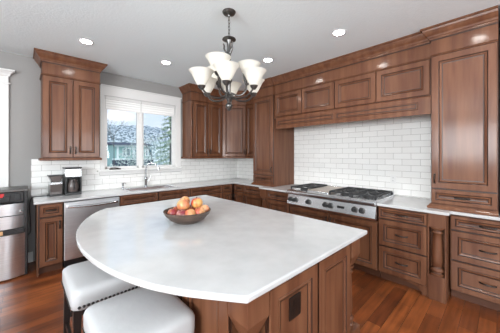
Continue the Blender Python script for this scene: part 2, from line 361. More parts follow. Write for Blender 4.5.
# --- uppers on the back wall
c = Cab('upper_cabinet', 'two-door brown wall cabinet with crown, above the coffee maker left of the window', 'b', -3.665, -3.005, 1.41)
c.body(.33, 1.41, 2.848); c.gapplate(-3.66, -3.01, -.33, 1.45, 2.545)
c.front('door', -3.662, -3.335, 1.45, 2.545, -.332, .062, 'rb'); c.front('door', -3.335, -3.008, 1.45, 2.545, -.332, .062, 'lb')
crown(c, U(-3.665, -3.005, .345)); bead(c, U(-3.665, -3.005, .33), 2.548)
bead(c, U(-3.665, -3.005, .33), 1.411, 'light_rail', prof=[(0, 0), (.022, 0), (.026, .008), (.024, .026), (.012, .036), (0, .036)])
FR = MB(); c.bx(FR, -3.664, -3.006, -.33, -.345, 2.567, 2.73); FR.build('frieze_board', c.t)

c = Cab('upper_cabinet', 'two-door brown wall cabinet just right of the window', 'b', -1.475, -.715, 1.41)
c.body(.33, 1.41, 2.848)
m = MB(); m.lathe([(.022, 0), (.022, .05), (.016, .06), (.016, 1.06), (.022, 1.07), (.022, 1.13)], 'wood', (-1.455 - c.xc, -.333, 0), 14); m.build('corner_bead', c.t, smooth=True)
c.gapplate(-1.43, -.72, -.33, 1.45, 2.545)
c.front('door', -1.43, -1.075, 1.45, 2.545, -.332, .06, 'rb'); c.front('door', -1.075, -.72, 1.45, 2.545, -.332, .06, 'lb')
crown(c, U(-1.475, -.715, .345, r=False)); bead(c, U(-1.475, -.715, .33, r=False), 2.548)
bead(c, U(-1.475, -.715, .33, r=False), 1.411, 'light_rail', prof=[(0, 0), (.022, 0), (.026, .008), (.024, .026), (.012, .036), (0, .036)])
FR = MB(); c.bx(FR, -1.474, -.716, -.33, -.345, 2.567, 2.73); FR.build('frieze_board', c.t)

# diagonal corner wall cabinet
t = thing('corner_cabinet', (0, 0, 1.41), 0, 'angled brown corner wall cabinet with one door, behind the chandelier', 'cabinet')
MB().prism([(-.714, -.002), (-.714, -.345), (-.345, -.69), (-.002, -.69), (-.002, -.002)], 0, 1.438, 'wood').build('cabinet_body', t, bevel=.002)
A = Vector((-.714, -.345)); B = Vector((-.345, -.69)); Ld = (B - A).length; ad = math.atan2(B.y - A.y, B.x - A.x)
dm = MB().panel(.006, Ld - .006, .04, 1.135, 0, rings(.06)); d_ = dm.build('door', t, loc=(A.x, A.y, 0), rot=(0, 0, ad))
pull(d_, Ld - .04, .14, -.021, True, .045)
def swp(name, prof, z): MB().sweep([(-.714, -.345), (-.345, -.69)], [(o_, q + z) for o_, q in prof], 'wood').build(name, t)
swp('crown_moulding', [(a * 1.0, b_) for a, b_ in CROWN], -1.41); swp('bead_moulding', [(0, 0), (.010, .002), (.014, .009), (.010, .016), (0, .018)], 1.138)
swp('light_rail', [(0, 0), (.022, 0), (.026, .008), (.024, .026), (.012, .036), (0, .036)], .001)

# narrow wall cabinet between corner and hutch tower
c = Cab('upper_cabinet', 'narrow brown wall cabinet between the angled corner cabinet and the tower', 'r', .692, 1.185, 1.41)
c.body(.33, 1.41, 2.848); c.gapplate(.70, 1.18, -.33, 1.45, 2.545); c.front('door', .70, 1.18, 1.45, 2.545, -.332, .06, 'lb')
crown(c, [(.692, -.345), (1.185, -.345)]); bead(c, [(.692, -.33), (1.185, -.33)], 2.548)
bead(c, [(.692, -.33), (1.185, -.33)], 1.411, 'light_rail', prof=[(0, 0), (.022, 0), (.026, .008), (.024, .026), (.012, .036), (0, .036)])
FR = MB(); c.bx(FR, .693, 1.184, -.33, -.345, 2.567, 2.73); FR.build('frieze_board', c.t)

BASEM = [(0, 0), (.03, 0), (.032, .018), (.022, .030), (.014, .036), (.010, .046), (0, .048)]
# hutch tower left of the hood
def tower(name, label, X0, X1, D, rr, ly=-.43, ry=-.60, zt=1.13, zd=.972, hl='rb', l=True, r=True):
    c = Cab(name, label, 'r', X0, X1, .916)
    c.body(D, .916, 2.848); c.gapplate(X0 + .004, X1 - .004, -D, zd, 2.545)
    c.front('door', X0 + .004, X1 - .004, zt + .006, 2.545, -D - .001, .06, hl)
    c.front('drawer', X0 + .004, X1 - .004, zd, zt, -D - .001, .036, 'h')
    cp = ([(X0, ly)] if l else []) + [(X0, -D - .012), (X1, -D - .012)] + ([(X1, ry)] if r else [])
    crown(c, cp); bead(c, [(X0, -D), (X1, -D)], 2.548)
    bead(c, U(X0, X1, D, l=l, r=r), .917, 'base_moulding', prof=BASEM)
    FR = MB(); c.bx(FR, X0 + .001, X1 - .001, -D, -D - .012, 2.567, 2.73); FR.build('frieze_board', c.t)
    return c
tower('tower_cabinet', 'tall brown cabinet standing on the worktop left of the range hood', 1.19, 1.712, .60, 0, zt=1.112, r=False)
# bridge / hood cabinet
c = Cab('bridge_cabinet', 'long brown four-door cabinet and valance bridging above the range top', 'r', 1.716, 3.978, 1.93)
c.body(.585, 2.14, 2.848)
c.gapplate(1.735, 3.97, -.585, 2.15, 2.545)
for i in range(4): c.front('door', 1.735 + i * .559, 1.735 + (i + 1) * .559, 2.15, 2.545, -.587, .058)
crown(c, [(1.716, -.595), (3.978, -.595)]); bead(c, [(1.716, -.585), (3.978, -.585)], 2.548)
bead(c, [(1.716, -.585), (3.978, -.585)], 2.128, 'bead_moulding')
FR = MB(); c.bx(FR, 1.717, 3.977, -.585, -.595, 2.567, 2.73); FR.build('frieze_board', c.t)
vm = MB(); c.bx(vm, 1.762, 3.978, -.585, -.610, 1.94, 2.13); vo = vm.build('valance', c.t, bevel=.002)
for a, e in ((1.80, 2.83), (2.88, 3.86)):
    q = MB().panel(a - c.xc, e - c.xc, 2.00 - c.z, 2.085 - c.z, -.6105, [(0, .001, 'wood'), (.004, .006, 'glaze_gapshade'), (.014, .006, 'wood'), (.018, .001, 'glaze_gapshade'), (.026, .0012, 'glaze_gapshade')]); q.build('valance_panel', vo)
lm = MB(); c.bx(lm, 1.762, 3.978, -.03, -.585, 2.10, 2.14, 'steelh'); lm.build('hood_liner', c.t)
for x in (2.25, 2.85, 3.45):
    MB().lathe([(.032, 0), (.032, -.006), (.022, -.006)], 'chrome', (x - c.xc, -.2, 2.10 - c.z), 16).build('hood_light', c.t)
    MB().lathe([(.021, 0), (.021, -.003)], 'led2', (x - c.xc, -.2, 2.094 - c.z), 16).build('hood_light_lens', c.t)
tower('tower_cabinet', 'tall brown cabinet standing on the worktop right of the range, full height to the ceiling', 3.982, 4.492, .635, 0, ly=-.60, r=False, zt=1.128, hl='lb', zd=.972)
tower('tower_cabinet', 'next tall brown cabinet cut off by the right edge of the view', 4.512, 5.1, .635, 0, l=False, zt=1.128, hl='rb')

# --- base cabinets
def base(name, label, wall, X0, X1, D, cols, group=None, toe=True, y=0, zt=.884, drawers=None, end=None, hz=True):
    """cols: list of (x0, x1, [(kind,z0,z1,handle)...])"""
    c = Cab(name, label, wall, X0, X1, 0, group)
    c.body(D, .10, zt)
    m = MB(); c.bx(m, X0 + .001, X1 - .001, -.01, -D + .07, 0, .10, 'toe'); m.build('toe_kick', c.t)
    c.gapplate(X0 + .008, X1 - .008, -D, .108, zt - .012)
    for x0, x1, fs in cols:
        for kind, z0, z1, hd in fs: c.front(kind, x0, x1, z0, z1, -D - .001, .036 if z1 - z0 < .2 else .052, hd)
    return c
DT = ('drawer', .735, .872, 'h')
c = base('base_cabinet', 'narrow brown base cabinet with one drawer and door at the left end of the worktop', 'b', -3.725, -3.472, .605, [(-3.705, -3.476, [('drawer', .715, .872, 'h'), ('door', .108, .705, 'rt')])])
m = MB(); c.bx(m, -3.726, -3.708, -.02, -.60, 0, .10, 'wood'); m.build('end_panel', c.t)
base('sink_base_cabinet', 'brown base cabinet under the sink with two false drawer fronts and doors', 'b', -2.80, -1.65, .605,
     [(-2.80, -2.237, [('drawer', .735, .872, None), ('door', .108, .728, 'rt')]), (-2.222, -1.652, [('drawer', .735, .872, None), ('door', .108, .728, 'lt')])])
base('base_cabinet', 'brown back-wall base cabinet between the sink base and the corner', 'b', -1.648, -.93, .605, [(-1.645, -.932, [DT, ('drawer', .425, .728, 'h'), ('drawer', .108, .418, 'h')])])
base('base_cabinet', 'brown back-wall base cabinet in the inner corner beside the tower', 'b', -.928, -.003, .605, [(-.925, -.67, [('drawer', .735, .872, 'h'), ('door', .108, .728, 'rt')])])
base('base_cabinet', 'narrow brown right-wall base cabinet nearest the inner corner', 'r', .64, .95, .63, [(.66, .948, [DT, ('door', .108, .728, 'lt')])])
base('base_cabinet', 'brown base cabinet below the left tower, beside the pilaster', 'r', .952, 1.545, .63, [(.955, 1.543, [DT, ('door', .108, .728, 'lt')])])
base('base_cabinet', 'brown base cabinet directly left of the range top', 'r', 1.705, 2.185, .765, [(1.708, 2.183, [DT, ('drawer', .425, .728, 'h'), ('drawer', .108, .418, 'h')])])
c = base('range_base_cabinet', 'brown two-door base cabinet under the range top', 'r', 2.19, 3.49, .765, [(2.2, 2.862, [('door', .108, .685, 'rt')]), (2.868, 3.485, [('door', .108, .685, 'lt')])], zt=.692)
c = base('drawer_cabinet', 'brown three-drawer base cabinet between the range top and the turned pilaster', 'r', 3.495, 3.976, .765, [(3.5, 3.974, [('drawer', .742, .872, 'h'), ('drawer', .427, .735, 'h'), ('drawer', .112, .42, 'h')])])
br_ = [(.0, .0), (.0, .098)] + [(-.24, .098), (-.24, .085)] + [(-.17 + .12 * math.sin(a) , .085 - .075 * (1 - math.cos(a))) for a in [i * PI / 2 / 8 for i in range(9)]] + [(-.045, .0)]
MB().prism([(3.976 - c.xc - .002 + p, z) for p, z in br_], -.765, -.742, 'wood', 'y').build('bracket_foot', c.t)
base('drawer_cabinet', 'brown three-drawer base cabinet right of the turned pilaster', 'r', 4.142, 4.70, .63, [(4.148, 4.697, [('drawer', .722, .872, 'h'), ('drawer', .415, .715, 'h'), ('drawer', .102, .408, 'h')])])
base('drawer_cabinet', 'brown base cabinet at the right edge of the view, beyond the three-drawer one', 'r', 4.702, 5.2, .63, [(4.705, 5.197, [('drawer', .722, .872, 'h'), ('drawer', .415, .715, 'h'), ('drawer', .102, .408, 'h')])])

def column(parent, x, y, z0, z1, r, name='turned_column'):
    h = z1 - z0
    pr = [(1.15, 0), (1.25, .02), (1.25, .045), (.95, .06), (.9, .08), (1.2, .10), (1.3, .13), (1.1, .16), (.85, .175), (.82, .2), (1.0, .24), (1.08, .30), (1.0, .5), (.9, .75), (.82, .86), (.95, .875), (1.1, .89), (1.1, .905), (.88, .92), (.88, .945), (1.2, .96), (1.3, .98), (1.3, 1)]
    m = MB(); m.lathe([(a * r, z0 + b_ * h) for a, b_ in pr], 'wood', (x, y, 0), 20)
    for zz in (.06, .175, .925): m.lathe([(r * .9, z0 + (zz - .006) * h), (r * 1.0, z0 + zz * h), (r * .9, z0 + (zz + .006) * h)], 'glaze_gapshade', (x, y, 0), 20, cap=False)
    return m.build(name, parent, smooth=True, ang=60)
for X0, lab in ((1.549, 'brown pilaster left of the range, below the left tower'), (3.98, 'brown pilaster with turned column between two stacks of drawers')):
    c = Cab('pilaster', lab, 'r', X0, X0 + .152, 0, cat='pilaster'); h = .076
    m = MB(); m.box(-h, h, -.02, -.70, 0, .884); m.box(-h, -h + .012, -.70, -.79, 0, .884); m.box(h - .012, h, -.70, -.79, 0, .884)
    m.build('pilaster_body', c.t, bevel=.002)
    MB().box(-h + .012, h - .012, -.70, -.795, .748, .884).build('top_block', c.t, bevel=.003)
    MB().box(-h + .012, h - .012, -.70, -.795, 0, .25).build('plinth_block', c.t, bevel=.003)
    column(c.t, 0, -.752, .25, .748, .047)

# --- dishwasher
t = thing('dishwasher', (-3.135, 0, 0), 0, 'stainless steel dishwasher with bar handle under the worktop', 'dishwasher')
MB().box(-.33, .33, -.02, -.575, .10, .88, 'black').box(-.32, .32, -.05, -.54, 0, .10, 'black').build('tub', t)
MB().box(-.326, .326, -.578, -.618, .115, .868, 'steel').build('door', t, bevel=.005)
MB().tube([(-.29, -.618, .81), (-.285, -.648, .81), (-.18, -.668, .805), (0, -.676, .80), (.18, -.668, .805), (.285, -.648, .81), (.29, -.618, .81)], .017, 'steelh', 10, 1).build('handle', t, smooth=True)

# --- worktops
SX0, SX1, SY0, SY1 = -2.63, -1.86, -.50, -.16
xs = [-3.755, SX0, SX1, -.802, -.69, -.66, -.12, -.002]; ys = [-5.2, -4.155, -3.487, -2.195, -1.53, -.64, SY0, SY1, -.002]
def fill(x, y):
    if SX0 < x < SX1 and SY0 < y < SY1: return False
    if y > -.64: return True
    if -3.487 < y < -2.195: return x > -.12
    if y < -4.155: return x > -.69
    if y < -1.53: return x > -.802
    return x > -.66
o = grid('perimeter_worktop', xs, ys, fill, .886, .915, 'quartz'); tag(o, 'white quartz L-shaped worktop along the back and right walls', 'worktop')
bv = o.modifiers.new('bevel', 'BEVEL'); bv.width = .005; bv.segments = 2; bv.limit_method = 'ANGLE'
t = thing('sink', ((SX0 + SX1) / 2, (SY0 + SY1) / 2, .915), 0, 'stainless steel undermount sink below the window', 'sink')
hx, hy = (SX1 - SX0) / 2, (SY1 - SY0) / 2
m = MB(); m.box(-hx, hx, -hy, hy, -.21, -.205, 'steelh'); m.box(-hx, -hx + .006, -hy, hy, -.21, .002, 'steelh'); m.box(hx - .006, hx, -hy, hy, -.21, .002, 'steelh'); m.box(-hx, hx, -hy, -hy + .006, -.21, .002, 'steelh'); m.box(-hx, hx, hy - .006, hy, -.21, .002, 'steelh')
m.box(.0, .012, -hy, hy, -.21, -.03, 'steelh'); m.build('basin', t)
m = MB(); m.box(-hx - .018, hx + .018, -hy - .018, -hy, 0, .004, 'steelh'); m.box(-hx - .018, hx + .018, hy, hy + .018, 0, .004, 'steelh'); m.box(-hx - .018, -hx, -hy, hy, 0, .004, 'steelh'); m.box(hx, hx + .018, -hy, hy, 0, .004, 'steelh'); m.build('rim', t)
t = thing('faucet', (-2.235, -.085, .915), 0, 'chrome gooseneck faucet behind the sink', 'faucet')
m = MB(); m.lathe([(.03, 0), (.03, .012), (.024, .02), (.022, .13), (.026, .14), (.026, .165), (.016, .18)], 'chrome', (0, 0, 0), 18); m.build('body', t, smooth=True)
MB().tube([(0, 0, .17), (0, 0, .30), (.005, -.005, .37), (.04, -.03, .42), (.10, -.07, .425), (.155, -.11, .39), (.175, -.125, .34)], .0125, 'chrome', 12, 2).build('spout', t, smooth=True)
MB().tube([(.172, -.123, .35), (.185, -.132, .295)], (.016, .021), 'chrome', 14).build('spray_head', t, smooth=True)
MB().tube([(.02, 0, .10), (.06, -.005, .12), (.085, -.01, .19)], (.012, .007), 'chrome', 10, 1).build('lever', t, smooth=True)
t = thing('soap_dispenser', (-2.62, -.10, .915), 0, 'small chrome soap dispenser at the left end of the sink', 'soap dispenser')
MB().lathe([(.02, 0), (.02, .01), (.013, .02), (.013, .07), (.018, .08), (.018, .095), (.006, .1)], 'chrome', (0, 0, 0), 14).build('body', t, smooth=True)
MB().tube([(0, 0, .09), (.02, -.03, .098), (.03, -.06, .085)], .006, 'chrome', 8, 1).build('nozzle', t, smooth=True)

# --- tile splashbacks
bs = MB(); bs.box(-3.765, WX0 - .062, -.008, -.001, .916, 1.41, 'tile').box(WX0 - .062, WX1 + .122, -.008, -.001, .916, WZ0 - .09, 'tile').box(WX1 + .122, -.008, -.008, -.001, .916, 1.41, 'tile').box(-3.765, -3.667, -.008, -.001, 1.41, 1.428, 'tile')
o = bs.build('tile_splashback'); tag(o, 'white subway tile splashback on the window wall', 'splashback')
bs = MB(); bs.box(.008, 1.19, -.008, -.001, .916, 1.41, 'tile').box(1.713, 3.98, -.008, -.001, .916, 2.14, 'tile')
o = bs.build('tile_splashback', rot=(0, 0, -PI / 2)); tag(o, 'white subway tile splashback behind the range', 'splashback')
def outlet(name, label, loc, rz, k='white', parts=True, w_=.036, h_=.058):
    t = thing(name, loc, rz, label, 'outlet')
    MB().box(-w_, w_, -.006, 0, -h_, h_, k).build('face_plate', t, bevel=.002)
    for dz in (-.022, .022):
        q = MB().box(-.016, .016, -.008, -.006, dz - .015, dz + .015, k)
        for dx in (-.006, .006): q.box(dx - .0012, dx + .0012, -.0086, -.008, dz - .006, dz + .006, 'black' if k == 'white' else 'bronze')
        q.build('receptacle', t)
outlet('wall_outlet', 'white outlet in the tiles right of the range top', (-.009, -3.44, 1.14), -PI / 2)

# ------------------------------------------------------------------ range top
t = thing('gas_cooktop', (0, -2.84, .715), -PI / 2, 'wide stainless gas range top with black grates and central griddle', 'range top')
h = .645
m = MB(); m.box(-h, h, -.13, -.80, .0, .225, 'steelh').build('chassis', t, bevel=.003)
pf = [(-.80, .0), (-.838, .0), (-.850, .02), (-.812, .165), (-.80, .165)]
MB().prism(pf, -h, h, 'steelh', 'x').build('control_panel', t, bevel=.002)
MB().prism([(-.78, .166), (-.850, .166), (-.868, .178), (-.874, .198), (-.868, .218), (-.850, .230), (-.78, .232)], -h, h, 'steelh', 'x').build('bullnose_rail', t, bevel=.002, smooth=True)
MB().box(-h, h, -.125, -.155, .2, .262, 'steelh').build('rear_trim', t, bevel=.003)
for i, x in enumerate((-.585, -.50, -.27, .0, .075, .40, .49)):
    rx = Matrix.Rotation(PI / 2, 3, 'X')
    k_ = MB().lathe([(.038, 0), (.038, .004), (.034, .006), (.031, .007)], 'nickel', (x, -.834, .09), 20, rx).lathe([(.031, .006), (.029, .036), (.025, .042), (.0, .042)], 'iron', (x, -.834, .09), 18, rx).box(x - .005, x + .005, -.872, -.886, .068, .112, 'iron')
    k_.build('control_knob', t, smooth=True)
MB().box(.17, .265, -.826, -.838, .075, .105, 'black').build('name_badge', t)
def grate(x0, x1):
    m = MB(); y0, y1 = -.765, -.175; z = .262; b_ = .009
    for x in (x0 + .008, (x0 + x1) / 2, x1 - .008): m.box(x - b_, x + b_, y0, y1, z, z + .016, 'iron')
    for y in (y0, (y0 + y1) / 2, y1): m.box(x0 + .002, x1 - .002, y - b_, y + b_, z, z + .016, 'iron')
    for cy in ((y0 * 3 + y1) / 4, (y0 + 3 * y1) / 4):
        cx = (x0 + x1) / 2
        for a in range(8):
            an = a * PI / 4 + PI / 8; r0, r1 = .035, min((x1 - x0) / 2, .14)
            p0 = (cx + r0 * math.cos(an), cy + r0 * math.sin(an), z + .012); p1 = (cx + r1 * math.cos(an), cy + r1 * math.sin(an), z + .010)
            m.tube([p0, p1], .008, 'iron', 6)
    for x in (x0 + .01, x1 - .01):
        for y in (y0, y1): m.box(x - .008, x + .008, y - .008, y + .008, .225, z, 'iron')
    m.build('grate', t)
    for cy in ((y0 * 3 + y1) / 4, (y0 + 3 * y1) / 4):
        MB().lathe([(.06, .225), (.058, .235), (.04, .237), (.04, .248), (.0, .250)], 'iron', ((x0 + x1) / 2, cy, 0), 20).build('burner', t, smooth=True)
for a, e in ((-.635, -.335), (.02, .325), (.33, .635)): grate(a, e)
MB().box(-.325, .01, -.77, -.17, .225, .258, 'griddle').box(-.325, .01, -.77, -.785, .225, .25, 'steelh').build('griddle', t, bevel=.006)

# ------------------------------------------------------------------ island
IX0, IX1, IY0, IY1 = -3.16, -1.99, -3.775, -1.62
t = thing('island', ((IX0 + IX1) / 2, (IY0 + IY1) / 2, 0), 0, 'brown panelled kitchen island base with corner posts', 'island')
cx_, cy_ = (IX0 + IX1) / 2, (IY0 + IY1) / 2; hx, hy = (IX1 - IX0) / 2, (IY1 - IY0) / 2; P = .14
m = MB(); m.box(-hx + .03, hx - .03, -hy + P, hy - P, .09, .884); m.box(-hx + P, hx - P, -hy + .03, hy - .03, .09, .884); m.build('island_body', t)
m = MB(); m.box(-hx + .08, hx - .08, -hy + P, hy - P, 0, .09, 'toe'); m.box(-hx + P, hx - P, -hy + .08, hy - .08, 0, .09, 'toe'); m.build('toe_kick', t)
m = MB(); m.box(-hx + P, hx - P, -hy + .028, -hy + .030, .095, .88, 'glaze_gapshade').box(-hx + .028, -hx + .030, -hy + P, hy - P, .095, .88, 'glaze_gapshade').build('panel_gap_shade', t)  # thin dark sheets that paint shade into gaps around the island panels
class Isl(Cab):
    def __init__(s, parent, name, loc, rz):
        s.xc = 0; s.z = 0; o = bpy.data.objects.new(name, None); s.t = parent; s.loc = loc; s.rz = rz
    def fr(s, kind, x0, x1, z0, z1, sw=.055, handle=None):
        n0 = set(bpy.data.objects); o = s.front(kind, x0, x1, z0, z1, 0, sw, handle, g=.006); o.location = s.loc; o.rotation_euler = (0, 0, s.rz); return o
F = Isl(t, 'f', (0, -hy + .029, 0), 0)
F.fr('side_panel', -hx + P + .004, -hx + P + .444, .10, .852, .06); F.fr('side_panel', -hx + P + .452, hx - P - .004, .10, .852, .06)
Lf = Isl(t, 'l', (-hx + .029, 0, 0), -PI / 2); n = 4; wd = (2 * hy - 2 * P) / n
for i in range(n): Lf.fr('side_panel', -hy + P + i * wd + .003, -hy + P + (i + 1) * wd - .003, .10, .872, .07)
Bk = Isl(t, 'b', (0, hy - .029, 0), PI)
for i in range(2): Bk.fr('side_panel', -hx + P + i * .445 + .003, -hx + P + (i + 1) * .445 - .003, .10, .872, .06)
Rt = Isl(t, 'r', (hx - .029, 0, 0), PI / 2)
for i in range(n):
    a, e = -hy + P + i * wd, -hy + P + (i + 1) * wd
    Rt.fr('drawer', a, e, .735, .872, .036, 'h'); Rt.fr('door', a, e, .10, .73, .055, 'lt' if i % 2 else 'rt')
for sx in (-1, 1):
    for sy in (-1, 1):
        x, y = sx * (hx - P / 2), sy * (hy - P / 2); q = P / 2 - .001
        m = MB(); m.box(x - q, x + q, y - q, y + q, .745, .884)
        a_, b2 = q, .034
        v = [(x - a_, y - a_, .745), (x + a_, y - a_, .745), (x + a_, y + a_, .745), (x - a_, y + a_, .745), (x - b2, y - b2, .66), (x + b2, y - b2, .66), (x + b2, y + b2, .66), (x - b2, y + b2, .66)]
        m.add(v, [(3, 2, 1, 0), (4, 5, 6, 7), (0, 1, 5, 4), (1, 2, 6, 5), (2, 3, 7, 6), (3, 0, 4, 7)], 'wood')
        po = m.build('corner_post', t, bevel=.003)
        MB().box(x - q, x + q, y - q, y + q, 0, .20).build('plinth_block', t, bevel=.003)
        column(po, x, y, .20, .66, .036)
ov = MB()
# island outlet
outlet('island_outlet', 'dark bronze outlet on the panelled end of the island', (-2.80, IY0 + .0185, .685), 0, 'bronze', w_=.05, h_=.06)
# island top: straight right, back and front edges, rounded seating side
arc = [(-3.205, -1.575), (-3.33, -1.71), (-3.43, -1.90), (-3.52, -2.13), (-3.575, -2.36), (-3.597, -2.60), (-3.592, -2.85), (-3.548, -3.14), (-3.47, -3.39), (-3.37, -3.575), (-3.28, -3.70), (-3.195, -3.812)]
def chaikin(p, n):
    for _ in range(n):
        q = [p[0]]
        for a, b_ in zip(p, p[1:]): q += [(a[0] * .75 + b_[0] * .25, a[1] * .75 + b_[1] * .25), (a[0] * .25 + b_[0] * .75, a[1] * .25 + b_[1] * .75)]
        q.append(p[-1]); p = q
    return p
pts = [(-1.945, -3.812), (-1.945, -1.575)] + chaikin(arc, 2)
m = MB(); m.prism([(x + 2.7, y + 2.7) for x, y in pts], -.031, 0, 'quartz')
o = m.build('island_worktop', loc=(-2.7, -2.7, .916), bevel=.009, seg=3); tag(o, 'large white quartz island top with a rounded seating side', 'worktop')

# ------------------------------------------------------------------ stools
def cushion(m, x0, x1, y0, y1, z0, z1, k):
    nx = ny = 12; v = []; rr = .05
    def sup(u, e=.16): return u
    ring = []
    def rect(ins, z, n=8):
        pts = []; r = max(.05 - ins * .2, .02)
        for cxx, cyy, a0 in ((x1 - ins - r, y1 - ins - r, 0), (x0 + ins + r, y1 - ins - r, 90), (x0 + ins + r, y0 + ins + r, 180), (x1 - ins - r, y0 + ins + r, 270)):
            for i in range(n + 1): a = R(a0 + 90 * i / n); pts.append((cxx + r * math.cos(a), cyy + r * math.sin(a), z))
        return pts
    levels = [(.012, z0), (.002, z0 + .012), (0, z0 + .05), (.0, z1 - .035), (.006, z1 - .018), (.02, z1 - .006), (.04, z1), (.09, z1 + .006), (.14, z1 + .009)]
    for ins, z in levels: v += rect(ins, z)
    n = 36; fs = []
    for l in range(len(levels) - 1):
        for i in range(n): fs.append((l * n + i, l * n + (i + 1) % n, (l + 1) * n + (i + 1) % n, (l + 1) * n + i))
    fs += [tuple(range(n - 1, -1, -1)), tuple((len(levels) - 1) * n + i for i in range(n))]
    return m.add(v, fs, k)
def stool(cx, cy, hx, hy, label):
    t = thing('counter_stool', (cx, cy, 0), 0, label, 'stool', 'white stools at the island')
    m = MB(); cushion(m, -hx, hx, -hy, hy, .52, .655, 'fabric'); seat = m.build('seat', t, smooth=True, ang=60)
    nm = MB(); sp_ = .024
    def nail(x, y): nm.lathe([(.0095, -.003), (.008, .004), (.004, .007), (0, .008)], 'brass', (x, y, .547), 8, Matrix.Rotation(math.atan2(y / hy, x / hx), 3, 'Z') @ Matrix.Rotation(PI / 2, 3, 'Y')) if abs(x) / hx > abs(y) / hy else nm.lathe([(.0095, -.003), (.008, .004), (.004, .007), (0, .008)], 'brass', (x, y, .547), 8, Matrix.Rotation(PI / 2 if y < 0 else -PI / 2, 3, 'X'))
    k = int((2 * hx - .08) / sp_)
    for i in range(k + 1):
        x = -hx + .04 + (2 * hx - .08) * i / k; nail(x, -hy); nail(x, hy)
    k = int((2 * hy - .08) / sp_)
    for i in range(k + 1):
        y = -hy + .04 + (2 * hy - .08) * i / k
        nm.lathe([(.009, 0), (.007, .003), (0, .007)], 'brass', (hx, y, .547), 8, Matrix.Rotation(PI / 2, 3, 'Y')); nm.lathe([(.009, 0), (.007, .003), (0, .007)], 'brass', (-hx, y, .547), 8, Matrix.Rotation(-PI / 2, 3, 'Y'))
    nm.build('nailhead_trim', seat, smooth=True)
    MB().box(-hx + .025, hx - .025, -hy + .025, hy - .025, .48, .53, 'espresso').build('seat_frame', t, bevel=.003)
    for sx in (-1, 1):
        for sy in (-1, 1):
            x, y = sx * (hx - .035), sy * (hy - .035); a, e = .022, .015; x2, y2 = x + sx * .012, y + sy * .012
            v = [(x2 - e, y2 - e, 0), (x2 + e, y2 - e, 0), (x2 + e, y2 + e, 0), (x2 - e, y2 + e, 0), (x - a, y - a, .53), (x + a, y - a, .53), (x + a, y + a, .53), (x - a, y + a, .53)]
            MB().add(v, [(3, 2, 1, 0), (4, 5, 6, 7), (0, 1, 5, 4), (1, 2, 6, 5), (2, 3, 7, 6), (3, 0, 4, 7)], 'espresso').build('leg', t, bevel=.003)
    for sx in (-1, 1): MB().box(sx * (hx - .03) - .01, sx * (hx - .03) + .01, -hy + .05, hy - .05, .20, .235, 'espresso').build('stretcher', t, bevel=.002)
    for sy in (-1, 1): MB().box(-hx + .05, hx - .05, sy * (hy - .03) - .01, sy * (hy - .03) + .01, .26, .295, 'espresso').build('stretcher', t, bevel=.002)
    return t
stool(-3.41, -2.475, .232, .25, 'white square-seated stool with nailhead trim, farther from the camera')
stool(-3.395, -3.155, .222, .245, 'white padded stool nearest the camera, cut off by the bottom edge')

# ------------------------------------------------------------------ fruit bowl
BX, BY = -2.825, -2.655
o = MB().lathe([(.0, .004), (.075, .004), (.085, .0), (.095, .004), (.14, .03), (.175, .065), (.192, .095), (.187, .098), (.183, .095), (.165, .066), (.13, .036), (.08, .016), (0, .014)], 'bowl', (0, 0, 0), 40, cap=False).build('fruit_bowl', loc=(BX, BY, .916), smooth=True, ang=60); o.scale = (1.04, 1.04, 1.06)
tag(o, 'wide dark carved bowl of apples on the island', 'bowl')
from math import atan2
fwd = Vector((math.sin(R(YAW)), math.cos(R(YAW)), 0)); rgt = Vector((math.cos(R(YAW)), -math.sin(R(YAW)), 0))
AP = [  # right, towards camera, height of centre, radius, colours, label
 (-.105, .055, .078, .041, (150, 42, 52), (196, 120, 90), 'dark red apple at the left of the bowl'),
 (-.028, .088, .077, .042, (140, 38, 56), (205, 150, 130), 'purplish red apple at the front of the bowl'),
 (.038, .075, .078, .043, (222, 120, 82), (232, 170, 110), 'orange-red apple at the front middle of the bowl'),
 (.104, .030, .080, .042, (214, 98, 72), (238, 176, 120), 'coral red apple at the front right of the bowl'),
 (.128, -.055, .085, .044, (240, 190, 140), (226, 140, 100), 'pale peach-coloured apple at the right rim of the bowl'),
 (-.030, .020, .138, .048, (242, 200, 128), (228, 140, 96), 'large yellow apple on the left of the pile'),
 (.072, -.030, .146, .045, (208, 66, 46), (240, 180, 104), 'red and yellow apple on the right of the pile'),
 (-.045, -.070, .150, .043, (240, 178, 116), (216, 104, 76), 'yellow-pink apple at the top back of the pile'),
 (.02, -.09, .072, .041, (200, 80, 60), (235, 180, 110), 'apple half hidden at the back of the bowl'),
 (-.10, -.045, .075, .041, (205, 90, 60), (235, 180, 110), 'apple at the back left of the bowl under the yellow ones')]
for i, (a, tw, z, r, c1, c2, lab) in enumerate(AP):
    M['apple%d' % i] = apple_mat('apple_skin', c1, c2)
    r *= 1.13; p = Vector((BX, BY, .916)) + rgt * a * 1.02 - fwd * tw * 1.02; p.z += z * 1.08
    pr = []
    for j in range(17):
        th = PI * j / 16; rr = r * math.sin(th) * (1 + .05 * math.cos(th)); zz = -r * .93 * math.cos(th)
        if j > 12: zz -= r * .22 * ((j - 12) / 4) ** 2
        if j < 3: zz += r * .10 * ((3 - j) / 3) ** 2
        pr.append((max(rr, 0), zz))
    o = MB().lathe(pr, 'apple%d' % i, (0, 0, 0), 24, cap=False).build('apple', loc=p, rot=(random.uniform(-.5, .5), random.uniform(-.5, .5), random.uniform(0, 6)), smooth=True, ang=80)
    tag(o, lab, 'apple', 'apples in the bowl')
    MB().tube([(0, 0, r * .66), (.002, 0, r * .9), (.006, .002, r * 1.08)], .0018, 'stem', 6).build('stem', o)

